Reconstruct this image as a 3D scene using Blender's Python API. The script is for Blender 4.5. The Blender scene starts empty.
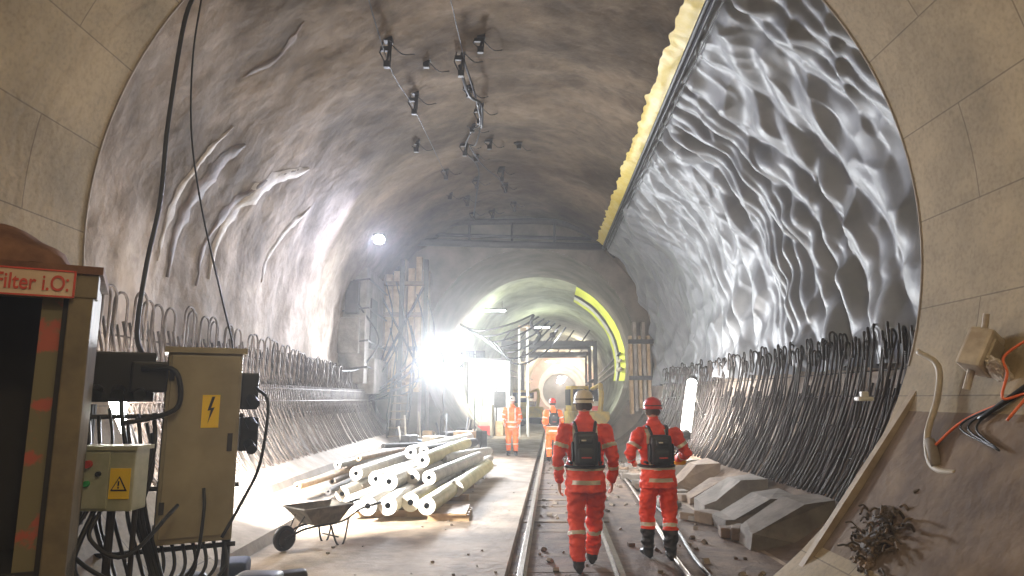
import bpy, bmesh, math, random
from mathutils import Vector, Matrix, noise
random.seed(7)
S=bpy.context.scene
S.view_settings.view_transform='Standard'
V=Vector
# ------------------------------------------------------------ materials
def mat(name,c1,c2=None,scale=4,rough=.8,metal=0,bump=0,bscale=20,emit=None,es=0,coord='Object',detail=6,spec=.5,dist=.02,lo=.35,hi=.65):
    m=bpy.data.materials.new(name); m.use_nodes=True
    nt=m.node_tree; N=nt.nodes; L=nt.links
    p=N['Principled BSDF']
    p.inputs['Roughness'].default_value=rough; p.inputs['Metallic'].default_value=metal
    p.inputs['Specular IOR Level'].default_value=spec
    p.inputs['Base Color'].default_value=(*c1,1)
    tc=N.new('ShaderNodeTexCoord')
    if c2:
        n=N.new('ShaderNodeTexNoise'); n.inputs['Scale'].default_value=scale; n.inputs['Detail'].default_value=detail
        n.inputs['Roughness'].default_value=.6
        L.new(tc.outputs[coord],n.inputs['Vector'])
        r=N.new('ShaderNodeValToRGB'); r.color_ramp.elements[0].position=lo; r.color_ramp.elements[1].position=hi
        r.color_ramp.elements[0].color=(*c1,1); r.color_ramp.elements[1].color=(*c2,1)
        L.new(n.outputs['Fac'],r.inputs['Fac']); L.new(r.outputs['Color'],p.inputs['Base Color'])
    if bump:
        n2=N.new('ShaderNodeTexNoise'); n2.inputs['Scale'].default_value=bscale; n2.inputs['Detail'].default_value=8
        L.new(tc.outputs[coord],n2.inputs['Vector'])
        b=N.new('ShaderNodeBump'); b.inputs['Strength'].default_value=bump; b.inputs['Distance'].default_value=dist
        L.new(n2.outputs['Fac'],b.inputs['Height']); L.new(b.outputs['Normal'],p.inputs['Normal'])
    if emit:
        p.inputs['Emission Color'].default_value=(*emit,1); p.inputs['Emission Strength'].default_value=es
    return m

def mat_lining():
    m=mat('lining_concrete',(.21,.16,.09),(.36,.275,.16),scale=.9,rough=.75,bump=.35,bscale=9)
    nt=m.node_tree;N=nt.nodes;L=nt.links;p=N['Principled BSDF']
    uv=N.new('ShaderNodeTexCoord')
    br=N.new('ShaderNodeTexBrick'); br.inputs['Scale'].default_value=1
    br.inputs['Color1'].default_value=(1,1,1,1); br.inputs['Color2'].default_value=(.86,.86,.84,1); br.inputs['Mortar'].default_value=(.42,.39,.36,1)
    br.inputs['Mortar Size'].default_value=.007; br.inputs['Brick Width'].default_value=1.9; br.inputs['Row Height'].default_value=.95
    br.offset=.5
    L.new(uv.outputs['UV'],br.inputs['Vector'])
    src=p.inputs['Base Color'].links[0].from_socket
    mx=N.new('ShaderNodeMix'); mx.data_type='RGBA'; mx.blend_type='MULTIPLY'; mx.inputs['Factor'].default_value=.85
    L.new(src,mx.inputs['A']); L.new(br.outputs['Color'],mx.inputs['B'])
    n=N.new('ShaderNodeTexNoise'); n.inputs['Scale'].default_value=22; n.inputs['Detail'].default_value=6
    L.new(uv.outputs['Object'],n.inputs['Vector'])
    r=N.new('ShaderNodeValToRGB'); r.color_ramp.elements[0].position=.3; r.color_ramp.elements[0].color=(.66,.64,.6,1); r.color_ramp.elements[1].position=.55
    L.new(n.outputs['Fac'],r.inputs['Fac'])
    m2=N.new('ShaderNodeMix'); m2.data_type='RGBA'; m2.blend_type='MULTIPLY'; m2.inputs['Factor'].default_value=.6
    L.new(mx.outputs['Result'],m2.inputs['A']); L.new(r.outputs['Color'],m2.inputs['B'])
    L.new(m2.outputs['Result'],p.inputs['Base Color'])
    return m
def mat_vault():
    m=mat('sprayed_concrete',(.095,.078,.06),(.25,.215,.18),scale=.30,rough=.88,bump=.7,bscale=5,dist=.05,lo=.38,hi=.6,detail=8,spec=.3)
    nt=m.node_tree;N=nt.nodes;L=nt.links;p=N['Principled BSDF']
    uv=N.new('ShaderNodeTexCoord'); mp=N.new('ShaderNodeMapping'); mp.inputs['Scale'].default_value=(.6,1.0,1)
    L.new(uv.outputs['UV'],mp.inputs['Vector'])
    def layer(src,vec,scale,stops,fac,dist=0,detail=9):
        n=N.new('ShaderNodeTexNoise'); n.inputs['Scale'].default_value=scale; n.inputs['Detail'].default_value=detail; n.inputs['Distortion'].default_value=dist; n.inputs['Roughness'].default_value=.6
        L.new(vec,n.inputs['Vector'])
        r=N.new('ShaderNodeValToRGB'); r.color_ramp.elements[0].position=stops[0][0]; r.color_ramp.elements[0].color=(*stops[0][1],1)
        r.color_ramp.elements[1].position=stops[-1][0]; r.color_ramp.elements[1].color=(*stops[-1][1],1)
        for s in stops[1:-1]:
            e=r.color_ramp.elements.new(s[0]); e.color=(*s[1],1)
        L.new(n.outputs['Fac'],r.inputs['Fac'])
        mx=N.new('ShaderNodeMix'); mx.data_type='RGBA'; mx.blend_type='MULTIPLY'; mx.inputs['Factor'].default_value=fac
        L.new(src,mx.inputs['A']); L.new(r.outputs['Color'],mx.inputs['B']); return mx.outputs['Result']
    s=p.inputs['Base Color'].links[0].from_socket
    s=layer(s,mp.outputs['Vector'],.7,[(.36,(.48,.44,.39)),(.54,(1,1,1)),(.68,(1.3,1.3,1.28))],.85,.5)
    s=layer(s,uv.outputs['Object'],3.2,[(.36,(.62,.6,.57)),(.52,(1,1,1)),(.7,(1.15,1.15,1.15))],.6,.1)
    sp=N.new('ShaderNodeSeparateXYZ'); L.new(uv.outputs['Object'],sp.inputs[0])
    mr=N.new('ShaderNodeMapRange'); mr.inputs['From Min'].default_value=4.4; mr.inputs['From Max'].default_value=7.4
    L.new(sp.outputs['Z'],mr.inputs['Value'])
    r2=N.new('ShaderNodeValToRGB'); r2.color_ramp.elements[0].color=(1.7,1.68,1.74,1); r2.color_ramp.elements[1].color=(.66,.575,.46,1)  # uneven lighting painted into the colour: lilac-bright lower walls, dim brown crown
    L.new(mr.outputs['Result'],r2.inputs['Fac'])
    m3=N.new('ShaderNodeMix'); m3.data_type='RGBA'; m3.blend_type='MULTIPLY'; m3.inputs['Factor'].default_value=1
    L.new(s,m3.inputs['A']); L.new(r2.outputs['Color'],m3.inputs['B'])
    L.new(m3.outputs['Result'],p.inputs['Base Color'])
    return m
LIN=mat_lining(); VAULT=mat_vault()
FLOOR=mat('dusty_floor',(.18,.135,.09),(.37,.29,.21),scale=1.6,rough=.8,bump=.7,bscale=9,detail=12,lo=.38,hi=.62)
BALLAST=mat('track_bed',(.075,.048,.033),(.18,.12,.08),scale=3,rough=.8,bump=.9,bscale=20,detail=10)
KICK=mat('kicker_concrete',(.17,.14,.11),(.30,.255,.21),scale=2,rough=.85,bump=.4,bscale=14)
KICKB=mat('kicker_brown',(.085,.055,.036),(.18,.125,.08),scale=2.2,rough=.85,bump=.8,bscale=10,detail=10)
KICKG=mat('kicker_grey',(.10,.085,.07),(.19,.165,.14),scale=3,rough=.85,bump=.6,bscale=12)
FARC=mat('far_concrete',(.20,.20,.14),(.38,.38,.28),scale=.9,rough=.85,bump=.6,bscale=5,detail=9)
PORT=mat('portal_concrete',(.085,.068,.05),(.19,.155,.12),scale=1,rough=.85,bump=.6,bscale=6,detail=9)
MEMB=mat('membrane_foil',(.17,.18,.195),(.24,.252,.268),scale=1.5,rough=.50,metal=.0,bump=.25,bscale=6,spec=.55)
YEL=mat('yellow_foil',(.62,.46,.04),(.70,.57,.16),scale=3,rough=.5,bump=.3,bscale=12)
BLK=mat('black_rubber',(.012,.012,.013),rough=.5)
DARK=mat('dark_steel',(.018,.016,.015),(.04,.034,.03),scale=8,rough=.6,metal=.2)
REB=mat('rebar_steel',(.016,.013,.012),(.045,.032,.026),scale=6,rough=.6,metal=.15)
REBL=mat('rebar_light',(.05,.038,.032),(.13,.10,.082),scale=6,rough=.65,metal=.1)
RAIL=mat('rail_steel',(.10,.072,.055),(.21,.165,.13),scale=8,rough=.4,metal=.7)
WOOD=mat('timber',(.28,.18,.09),(.45,.31,.17),scale=6,rough=.7,bump=.3,bscale=30)
WOODD=mat('timber_dark',(.10,.065,.04),(.19,.13,.08),scale=6,rough=.8)
WHITE=mat('white_plastic',(.62,.60,.56),(.46,.44,.39),scale=5,rough=.45)
ROLLG=mat('grey_roll',(.22,.21,.18),(.36,.33,.27),scale=5,rough=.5)
ROLLY=mat('olive_roll',(.28,.25,.10),(.42,.37,.16),scale=5,rough=.5)
CAB=mat('cabinet_beige',(.25,.22,.15),(.34,.30,.21),scale=2.5,rough=.5,metal=.1)
GRN=mat('box_greygreen',(.34,.36,.26),(.45,.46,.36),scale=6,rough=.5)
SYEL=mat('sign_yellow',(.9,.62,.02),rough=.5)
SBLK=mat('sign_black',(.01,.01,.01),rough=.5)
SRED=mat('red_paint',(.55,.05,.03),(.4,.04,.03),scale=9,rough=.5)
SGRN=mat('green_button',(.03,.35,.1),rough=.4)
PINK=mat('painted_post',(.36,.085,.06),(.15,.135,.08),scale=4,rough=.6,lo=.40,hi=.46)
RUST=mat('rusty_canvas',(.10,.045,.028),(.20,.10,.06),scale=5,rough=.85,bump=.5,bscale=10)
BOOTH=mat('booth_paint',(.19,.155,.095),(.11,.09,.06),scale=4,rough=.6)
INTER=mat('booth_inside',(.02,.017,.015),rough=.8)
SIGNW=mat('sign_panel',(.62,.50,.40),(.5,.38,.3),scale=6,rough=.5)
ORC=mat('orange_cable',(.7,.14,.04),rough=.5)
GREYH=mat('grey_hose',(.30,.25,.19),(.40,.35,.27),scale=6,rough=.6)
STAIN=mat('seepage_brown',(.13,.08,.05),(.06,.042,.03),scale=3,rough=.7,bump=.4,bscale=10)
LIME=mat('seepage_lime',(.36,.31,.25),(.22,.18,.14),scale=4,rough=.7,bump=.4,bscale=10)
MYEL=mat('machine_yellow',(.62,.42,.06),(.42,.3,.08),scale=4,rough=.5)
def emis(n,c,s): 
    return mat(n,(.8,.8,.8),emit=c,es=s)
ECOOL=emis('lamp_glass_cool',(.85,.9,1),200)
EWARM=emis('lamp_glass_warm',(1,.85,.6),40)
ETUBE=emis('lamp_tube',(1,.96,.9),100)
# ------------------------------------------------------------ helpers
def link(o,parent=None):
    S.collection.objects.link(o)
    if parent: o.parent=parent
    return o
def mesh(name,vs,fs,mats,parent=None,smooth=False,mi=None,uv=None):
    me=bpy.data.meshes.new(name); me.from_pydata([tuple(v) for v in vs],[],fs); me.update()
    if not isinstance(mats,(list,tuple)): mats=[mats]
    for m in mats: me.materials.append(m)
    if mi: me.polygons.foreach_set('material_index',mi)
    if smooth: me.polygons.foreach_set('use_smooth',[True]*len(me.polygons))
    if uv:
        l=me.uv_layers.new(name='UVMap')
        for lp in me.loops: l.data[lp.index].uv=uv[lp.vertex_index]
    return link(bpy.data.objects.new(name,me),parent)
def empty(name,loc=(0,0,0),rot=0):
    e=bpy.data.objects.new(name,None); e.location=loc; e.rotation_euler=(0,0,rot); e.empty_display_size=.2
    return link(e)
class MB:
    def __init__(s): s.v=[];s.f=[];s.m=[]
    def add(s,vs,fs,m=0):
        b=len(s.v); s.v+= [V(v) for v in vs]; s.f+=[tuple(b+i for i in f) for f in fs]; s.m+=[m]*len(fs)
    def box(s,a,b,m=0,M=None,bev=.0):
        x0,y0,z0=a;x1,y1,z1=b
        if bev>0:
            bm=bmesh.new(); bmesh.ops.create_cube(bm,size=1)
            for v in bm.verts: v.co=V((x0+(v.co.x+.5)*(x1-x0),y0+(v.co.y+.5)*(y1-y0),z0+(v.co.z+.5)*(z1-z0)))
            bmesh.ops.bevel(bm,geom=bm.edges[:],offset=bev,segments=2,affect='EDGES',profile=.6)
            bm.verts.index_update()
            vs=[v.co.copy() for v in bm.verts]; fs=[[v.index for v in f.verts] for f in bm.faces]; bm.free()
        else:
            vs=[V((x,y,z)) for x in(x0,x1) for y in(y0,y1) for z in(z0,z1)]
            fs=[(0,1,3,2),(4,6,7,5),(0,4,5,1),(2,3,7,6),(0,2,6,4),(1,5,7,3)]
        if M: vs=[M@v for v in vs]
        s.add(vs,fs,m)
    def tube(s,pts,r,m=0,seg=6,cap=True):
        pts=[V(p) for p in pts]; n=len(pts)
        rr=r if isinstance(r,(list,tuple)) else [r]*n
        vs=[];fs=[]
        t=(pts[1]-pts[0]).normalized(); ref=V((0,0,1)) if abs(t.z)<.9 else V((1,0,0))
        a=t.cross(ref).normalized()
        for i,p in enumerate(pts):
            t=(pts[min(i+1,n-1)]-pts[max(i-1,0)]).normalized()
            a=(a-t*a.dot(t))
            a=a.normalized() if a.length>1e-6 else t.orthogonal().normalized()
            b=t.cross(a)
            for k in range(seg):
                an=2*math.pi*k/seg
                vs.append(p+(a*math.cos(an)+b*math.sin(an))*rr[i])
        for i in range(n-1):
            for k in range(seg):
                k2=(k+1)%seg
                fs.append((i*seg+k,i*seg+k2,(i+1)*seg+k2,(i+1)*seg+k))
        if cap:
            fs.append(tuple(range(seg-1,-1,-1))); fs.append(tuple((n-1)*seg+k for k in range(seg)))
        s.add(vs,fs,m)
    def disc_ring(s,c,ax,r0,r1,l,m=0,m2=None,mh=None,seg=20):
        c=V(c);ax=V(ax).normalized();a=ax.orthogonal().normalized();b=ax.cross(a)
        vs=[]
        for (h,r) in((0,r0),(0,r1),(l,r1),(l,r0)):
            for k in range(seg):
                an=2*math.pi*k/seg; vs.append(c+ax*h+(a*math.cos(an)+b*math.sin(an))*r)
        q=lambda i,j:[(i*seg+k,i*seg+(k+1)%seg,j*seg+(k+1)%seg,j*seg+k) for k in range(seg)]
        s.add(vs,q(1,2),m); s.add(vs,q(0,1)+q(2,3),m if m2 is None else m2); s.add(vs,q(3,0),m if mh is None else mh)
    def obj(s,name,mats,parent=None,smooth=False):
        return mesh(name,s.v,s.f,mats,parent,smooth,s.m)
def arcpts(c,r,a0,a1,n,plane='xz',y=0):
    out=[]
    for i in range(n+1):
        a=math.radians(a0+(a1-a0)*i/n)
        out.append(V((c[0]+r*math.cos(a),y,c[1]+r*math.sin(a))))
    return out
def catm(pts,n=6):
    pts=[V(p) for p in pts]; P=[pts[0]*2-pts[1]]+pts+[pts[-1]*2-pts[-2]]; out=[]
    for i in range(1,len(P)-2):
        for k in range(n):
            t=k/n; a,b,c,d=P[i-1],P[i],P[i+1],P[i+2]
            out.append(.5*((2*b)+(c-a)*t+(2*a-5*b+4*c-d)*t*t+(3*b-a-3*c+d)*t**3))
    out.append(pts[-1]); return out
def fbm(p,s=1,o=4): return noise.fractal(V(p)*s,1.0,2.0,o)
def light(name,kind,loc,power,col,parent=None,size=.3,target=None,spread=None):
    l=bpy.data.lights.new(name,kind); l.energy=power; l.color=col
    if kind=='AREA':
        l.size=size
        if spread: l.spread=math.radians(spread)
    else: l.shadow_soft_size=size
    o=bpy.data.objects.new(name,l); o.location=loc
    if target is not None:
        o.rotation_euler=(V(target)-V(loc)).to_track_quat('-Z','Y').to_euler()
    link(o)
    if parent:
        o.parent=parent; o.matrix_parent_inverse=Matrix.Translation(-V(parent.location))
    return o
# ------------------------------------------------------------ tunnel shell
R1,C1=4.5,(-.1,3.62)
R2,C2=5.3,(0,3.4)
def vp(y,ang,off=0):
    a=math.radians(ang)
    ca,sa=math.cos(a),math.sin(a)
    q=V((ca*5.3,y,sa*5.3))
    d=.10*fbm(q,.45,3)+.03*fbm(q,1.8,4)
    r=R2+d-off
    return V((C2[0]+r*ca,y,C2[1]+r*sa))
def grid(fn,us,vs_):
    P=[];F=[]
    nu,nv=len(us),len(vs_)
    for u in us:
        for v in vs_: P.append(fn(u,v))
    for i in range(nu-1):
        for j in range(nv-1):
            F.append((i*nv+j,i*nv+j+1,(i+1)*nv+j+1,(i+1)*nv+j))
    return P,F
def lin(a,b,n): return [a+(b-a)*i/n for i in range(n+1)]
ys=lin(-14,7,42); an=lin(-54,234,96)
Ps=[];UV=[];F=[]
for y in ys:
    for a in an:
        r=math.radians(a)
        Ps.append(V((C1[0]+R1*math.cos(r),y,C1[1]+R1*math.sin(r)))); UV.append((y+.6,r*R1))
nv=len(an)
for i in range(len(ys)-1):
    for j in range(nv-1): F.append((i*nv+j,i*nv+j+1,(i+1)*nv+j+1,(i+1)*nv+j))
b=len(Ps)
for a in an:
    r=math.radians(a); Ps.append(V((C1[0]+(R1+1.1)*math.cos(r),7.0,C1[1]+(R1+1.1)*math.sin(r)))); UV.append((8.5,r*R1))
e=(len(ys)-1)*nv
for j in range(nv-1): F.append((e+j,e+j+1,b+j+1,b+j))
mesh('tunnel_lining',Ps,F,LIN,smooth=False,uv=UV)
mb=MB(); mb.tube(arcpts(C1,R1+.01,-20,200,80,y=6.98),.022,0,6); mb.obj('trim_1',[KICK],smooth=True)
mesh('wall_back',[(-6,-14,-1),(6,-14,-1),(6,-14,9),(-6,-14,9)],[(0,1,2,3)],LIN)
ys=lin(6.95,25.05,130); an=lin(-46,226,210)
P,F=grid(lambda y,a:vp(y,a),ys,an)
UV=[(math.radians(a)*5.3,y) for y in ys for a in an]
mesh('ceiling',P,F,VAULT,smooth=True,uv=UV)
R3=4.0
def xc3(y): return .7+.095*(y-25)
n=120;P=[];F=[]
for k in range(n+1):
    a=math.radians(-60+300*k/n)
    P.append(V((C2[0]+5.6*math.cos(a),25,C2[1]+5.6*math.sin(a)))); P.append(V((xc3(25)+R3*math.cos(a),25,3.4+R3*math.sin(a))))
for k in range(n): F.append((2*k,2*k+1,2*k+3,2*k+2))
mesh('wall_far',P,F,PORT)
ys=lin(25,31,12);an=lin(-60,240,90)
P,F=grid(lambda y,a:V((xc3(y)+R3*math.cos(math.radians(a)),y,3.4+R3*math.sin(math.radians(a)))),ys,an)
mesh('portal_tunnel',P,F,PORT,smooth=True)
ys=lin(31,88,80)
def ft(y,a):
    r=math.radians(a); rr=R3+.18+.14*fbm((math.cos(r)*4,y,math.sin(r)*4),.5,4)
    return V((xc3(y)+rr*math.cos(r),y,3.4+rr*math.sin(r)))
P,F=grid(ft,ys,an); mesh('running_tunnel',P,F,FARC,smooth=True)
P=[];F=[];n=80
for k in range(n+1):
    a=math.radians(-60+300*k/n); yy=86
    P.append(V((xc3(yy)+4.5*math.cos(a),yy,3.4+4.5*math.sin(a)))); P.append(V((xc3(yy)+3.1*math.cos(a),yy,3.1+3.1*math.sin(a))))
for k in range(n): F.append((2*k,2*k+1,2*k+3,2*k+2))
mesh('bulkhead',P,F,mat('bulkhead_pink',(.55,.42,.36),(.42,.3,.25),scale=1))
P,F=grid(lambda y,a:V((xc3(86)+.06*(y-86)+3.1*math.cos(math.radians(a)),y,3.1+3.1*math.sin(math.radians(a)))),lin(86,125,20),lin(-60,240,60))
mesh('running_tunnel.001',P,F,KICK,smooth=True)
mesh('wall_end',[(4,125,-1),(14,125,-1),(14,125,7),(4,125,7)],[(0,1,2,3)],PORT)
# ------------------------------------------------------------ floor & track
def xr(y): return .08+.06*(y-7)
P=[];F=[];M=[]
ysf=lin(-14,126,280)
cols=lambda y:[(-9,0),(-4.3,0),(-2,0),(xr(y)-.16,0),(xr(y)-.14,-.07),(xr(y)+1.35,-.07),(3.0,-.07) if y<26 else (xr(y)+2.2,-.07),(4.6,-.05) if y<26 else (xr(y)+3,-.05),(16,-.05)]
for y in ysf:
    for (x,z) in cols(y): P.append(V((x,y,z)))
nv=9
for i in range(len(ysf)-1):
    for j in range(nv-1):
        F.append((i*nv+j,i*nv+j+1,(i+1)*nv+j+1,(i+1)*nv+j)); M.append(1 if j in(4,5) else 0)
mesh('floor',P,F,[FLOOR,BALLAST],mi=M)
mb=MB()
for off in(0,1.02):
    def rp(y,z,dx): return (xr(y)+off+dx,y,z)
    prof=[(-.05,-.07),(.05,-.07),(.05,-.055),(.012,-.045),(.012,.0),(.028,.005),(.028,.03),(-.028,.03),(-.028,.005),(-.012,.0),(-.012,-.045),(-.05,-.055)]
    vs=[];fs=[];yy=lin(-10,85,40);k=len(prof)
    for y in yy:
        for dx,z in prof: vs.append(V(rp(y,z,dx)))
    for i in range(len(yy)-1):
        for j in range(k): fs.append((i*k+j,i*k+(j+1)%k,(i+1)*k+(j+1)%k,(i+1)*k+j))
    mb.add(vs,fs,0)
y=-9
while y<80:
    x=xr(y); mb.box((x-.12,y-.09,-.12),(x+1.16,y+.09,-.062+random.uniform(-.01,.01)),1); y+=.72
mb.obj('rail_track',[RAIL,WOODD])
mb=MB()
for i in range(170):
    y=random.uniform(6.5,22); x=random.choice([xr(y)+random.uniform(.1,.9),random.uniform(xr(y)+1.15,2.75),random.uniform(xr(y)+1.15,2.75)]); s=random.uniform(.012,.04)
    mb.box((-s,-s,-s*.5),(s,s*.8,s*.7),random.choice([0,0,1]),Matrix.Translation((x,y,-.068+s*.4))@Matrix.Rotation(random.random()*6,4,'Z')@Matrix.Rotation(random.random(),4,'X'))
for i in range(50):
    y=random.uniform(6.6,16); x=random.uniform(-2.2,xr(y)-.2); s=random.uniform(.006,.018)
    mb.box((-s,-s,-s*.5),(s,s*.8,s*.7),0,Matrix.Translation((x,y,.002+s*.4))@Matrix.Rotation(random.random()*6,4,'Z'))
mb.obj('gravel_scatter',[KICK,KICKB])
mb=MB()
mb.tube(catm([(1.7,2,-.02),(1.78,7,-.02),(2.05,10,-.02),(2.5,15,-.02),(2.8,20,-.02),(3.0,24,-.02)],8),.03,0,8)
mb.tube(catm([(1.95,2,-.03),(2.0,7,-.03),(2.3,10,-.03),(2.62,15,-.03),(2.9,22,-.03)],8),.022,1,8)
mb.obj('ground_pipe',[RAIL,BLK],smooth=True)
# ------------------------------------------------------------ membrane
def mfold(y,s):
    w=noise.noise(V((y*.32,s*.22,3)))*1.7+.40*noise.noise(V((y*.9,s*.5,13)))
    ph=y/.95+w-.34*s
    c=math.sin(math.pi*ph); belly=math.sqrt(c*c+.004)
    g=.5+.5*math.sin(2*math.pi*(s/1.4+1.2*noise.noise(V((y*.5,s*.35,9)))+.45*y))
    ph2=y/.42+2.4*noise.noise(V((y*.5,s*.3,20)))-.75*s
    c2=math.sin(math.pi*ph2); f2=math.sqrt(c2*c2+.004)
    a=max(.2,.7+.8*noise.noise(V((y*.25,s*.25,40))))
    b_=max(0,.45+1.2*noise.noise(V((y*.4,s*.4,60))))
    r1=1-abs(noise.noise(V((y*1.1+.5*s,s*.55,71))))*2
    r2=1-abs(noise.noise(V((y*2.3-.6*s,s*1.3,91))))*2
    return .30*belly*(.45+.55*g)*a+.09*f2*b_+.07*max(0,r1)**2+.030*max(0,r2)**2+.06*fbm((y,s*.7,5),.8,3)
def top_ang(y): return 55.5-(y-9.3)*.43
def mpt(y,t):
    at=top_ang(y); a=-14+(at+14)*t
    s=math.radians(a)*5.2
    edge=min(1,(1-t)*14)
    off=.03+mfold(y,s)*(.25+.75*edge)
    r=math.radians(a); rr=5.24-off
    return V((rr*math.cos(r),y,3.4+rr*math.sin(r)))
P,F=grid(mpt,lin(7.02,23.6,520),lin(0,1,190))
mesh('waterproof_membrane',P,F,MEMB,smooth=True)
def ypt(y,t):
    a=top_ang(y)-.6+t*(4.2+1.0*noise.noise(V((y*1.3,0,0)))+.9*noise.noise(V((y*4,0,0))))
    r=math.radians(a); rr=5.3-.16-.02*t+.02*noise.noise(V((y*1.5,t*2,7)))+.014*noise.noise(V((y*6,t*1.2,8)))
    return V((rr*math.cos(r),y,3.4+rr*math.sin(r)))
P,F=grid(ypt,lin(7.02,23.9,260),lin(0,1,8))
mo=mesh('yellow_membrane_strip',P,F,YEL,smooth=True)
mb=MB()
for da,r_ in((-.7,.045),(-1.7,.03),(-3.0,.014)):
    mb.tube([V(((5.3-.29)*math.cos(math.radians(top_ang(y)+da)),y,3.4+(5.3-.29)*math.sin(math.radians(top_ang(y)+da)))) for y in lin(7.02,23.7,90)],r_,0,5)
mb.obj('membrane_clamp_strip',[BLK],smooth=True)
def m2(u,a):
    yy=31.2+u; r=math.radians(a); rr=R3+.06-.13*u-.03*noise.noise(V((a*.15,u*3,0)))
    return V((xc3(yy)+rr*math.cos(r),yy,3.4+rr*math.sin(r)))
us=[0,.3,.6,.9,1.3,1.6,2.1,2.6,3.1]
ans=lin(-12,64,60)
P,F=grid(m2,us,ans)
mi=[]
for i in range(len(us)-1):
    for j in range(len(ans)-1): mi.append([1,0,0,0,0,1,2,0][i])
LY=mat('lime_foil',(.60,.64,.05),(.70,.74,.12),scale=3,rough=.5)
mesh('yellow_membrane_strip.001',P,F,[LY,BLK,WHITE],smooth=True,mi=mi)
# ------------------------------------------------------------ seepage stains on the vault
def stain(name,path,w,m,off):
    pts=catm([(p[0],p[1],0) for p in path],10)
    P=[];F=[];k=6
    for i,p in enumerate(pts):
        t=i/(len(pts)-1); ww=w*(.25+.75*math.sin(math.pi*min(1,max(.02,t))))*(1+.8*noise.noise(V((i*.35,w*9,off*50)))+.5*noise.noise(V((i*1.1,w*9,off*50))))
        q=pts[min(i+1,len(pts)-1)]-pts[max(0,i-1)]; nrm=V((-q.y*.0925,q.x,0)); nrm.normalize()
        for j in range(k+1):
            o=(j/k-.5)*2*ww
            P.append(vp(p.x+nrm.x*o,p.y+nrm.y*o/.0925,off*math.cos((j/k-.5)*math.pi)+.008))
    for i in range(len(pts)-1):
        for j in range(k): F.append((i*(k+1)+j,i*(k+1)+j+1,(i+1)*(k+1)+j+1,(i+1)*(k+1)+j))
    return mesh(name,P,F,m,smooth=True)
stain('seepage_stain',[(10.9,150),(10.5,158),(10.2,168),(10.1,178)],.16,STAIN,.02)
stain('seepage_stain.001',[(13.4,144),(12.4,152),(11.6,163),(11.3,176)],.16,LIME,.02)
stain('seepage_stain.002',[(13.0,146),(12.0,155),(11.2,166),(10.9,178)],.10,STAIN,.015)
stain('seepage_stain.003',[(9.6,128),(9.9,134),(9.7,142)],.06,STAIN,.008)
stain('seepage_stain.004',[(14.6,150),(14.0,160),(13.7,172)],.09,LIME,.012)
stain('seepage_stain.005',[(10.35,149),(10.0,159),(9.8,170),(9.75,176)],.08,LIME,.012)
# ------------------------------------------------------------ rebar
def cav(ang,off,y): 
    r=math.radians(ang); return V(((R2-off)*math.cos(r),y,3.4+(R2-off)*math.sin(r)))
mb=MB()
y=7.3
while y<21:
    j=random.uniform(-.04,.04); lean=random.uniform(-.05,.12)
    top=-10.5+random.uniform(-1.5,1.5)
    pts=[cav(-36+(top+36)*t,.36+.05*random.random(),y+j+lean*t) for t in lin(0,1,6)]
    c=pts[-1]; hr=.085
    side=V((-.5,random.uniform(-.9,-.3),0)).normalized()
    pts+= [c+V((0,0,hr*.2))+side*hr*(1-math.cos(a))+V((0,0,hr*math.sin(a))) for a in lin(.4,math.pi,5)]
    pts.append(pts[-1]-V((0,0,.16)))
    mb.tube(pts,.016,0,5); 
    if random.random()<.9:
        y2=y+random.uniform(0,.1)
        mb.tube([cav(-37+(top+30)*t,.24,y2+.1*t) for t in lin(0,1,4)],.015,0,5)
    y+=.088 if y<13 else .13
for a in(-33,-29,-24,-19,-15):
    mb.tube([cav(a,.32,yy) for yy in lin(7.3,21,24)],.010,0,5)
mb.obj('rebar_mat',[REB],smooth=True)
mb=MB()
y=7.3
while y<22:
    w=.14; topz=3.15-(y-7.4)*.045+random.uniform(-.05,.05); x=-5.0+.2*random.random()
    base=V((x,y,1.7))
    pts=[base,V((x+.02,y,topz-w))]
    pts+=[V((x+.02,y+w-w*math.cos(a),topz-w+w*math.sin(a))) for a in lin(.3,math.pi,6)]
    pts.append(V((x+.03,y+2*w,2.1)))
    mb.tube(pts,.018,0,5)
    y+=.30
y=7.4
while y<22:
    top=188+random.uniform(-.8,.8); l=random.uniform(.1,.4)
    mb.tube([cav(top+(217-top)*t,.34,y+l*t) for t in lin(0,1,5)],.018,0,5)
    y+=.14
for a in(190,194,198):
    mb.tube([cav(a,.27,yy) for yy in lin(7.4,22,24)],.013,0,5)
mb.obj('rebar_mat.001',[REBL],smooth=True)
mb=MB()
y=8
while y<22:
    mb.tube([(-4.62,y,1.35),(-4.60,y+.02,2.02)],.015,0,5); y+=.11
for z in(1.45,1.7,1.95): mb.tube([(-4.6,8,z),(-4.6,22,z)],.012,0,5)
mb.obj('starter_bar_fence',[REBL],smooth=True)
def extr(prof,y0,y1,x=0):
    n=len(prof); vs=[V((a,y0,b)) for a,b in prof]+[V((a,y1,b)) for a,b in prof]
    fs=[tuple(range(n)),tuple(range(2*n-1,n-1,-1))]+[(i,n+i,n+(i+1)%n,(i+1)%n) for i in range(n)]
    return vs,fs
mb=MB()
vs,fs=extr([(-5.1,-.1),(-2.9,-.1),(-3.0,.12),(-3.7,.30),(-3.75,.42),(-4.5,.85),(-5.1,1.3)],7.1,24.9); mb.add(vs,fs)
mb.obj('concrete_bench',[KICK])
mb=MB()
vs,fs=extr([(5.1,-.1),(2.95,-.1),(3.5,.05),(4.15,.5),(5.1,1.3)],7.05,24.9); mb.add(vs,fs)
mb.obj('concrete_bench.001',[KICKB])
mb=MB()
y=8.5
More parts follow.
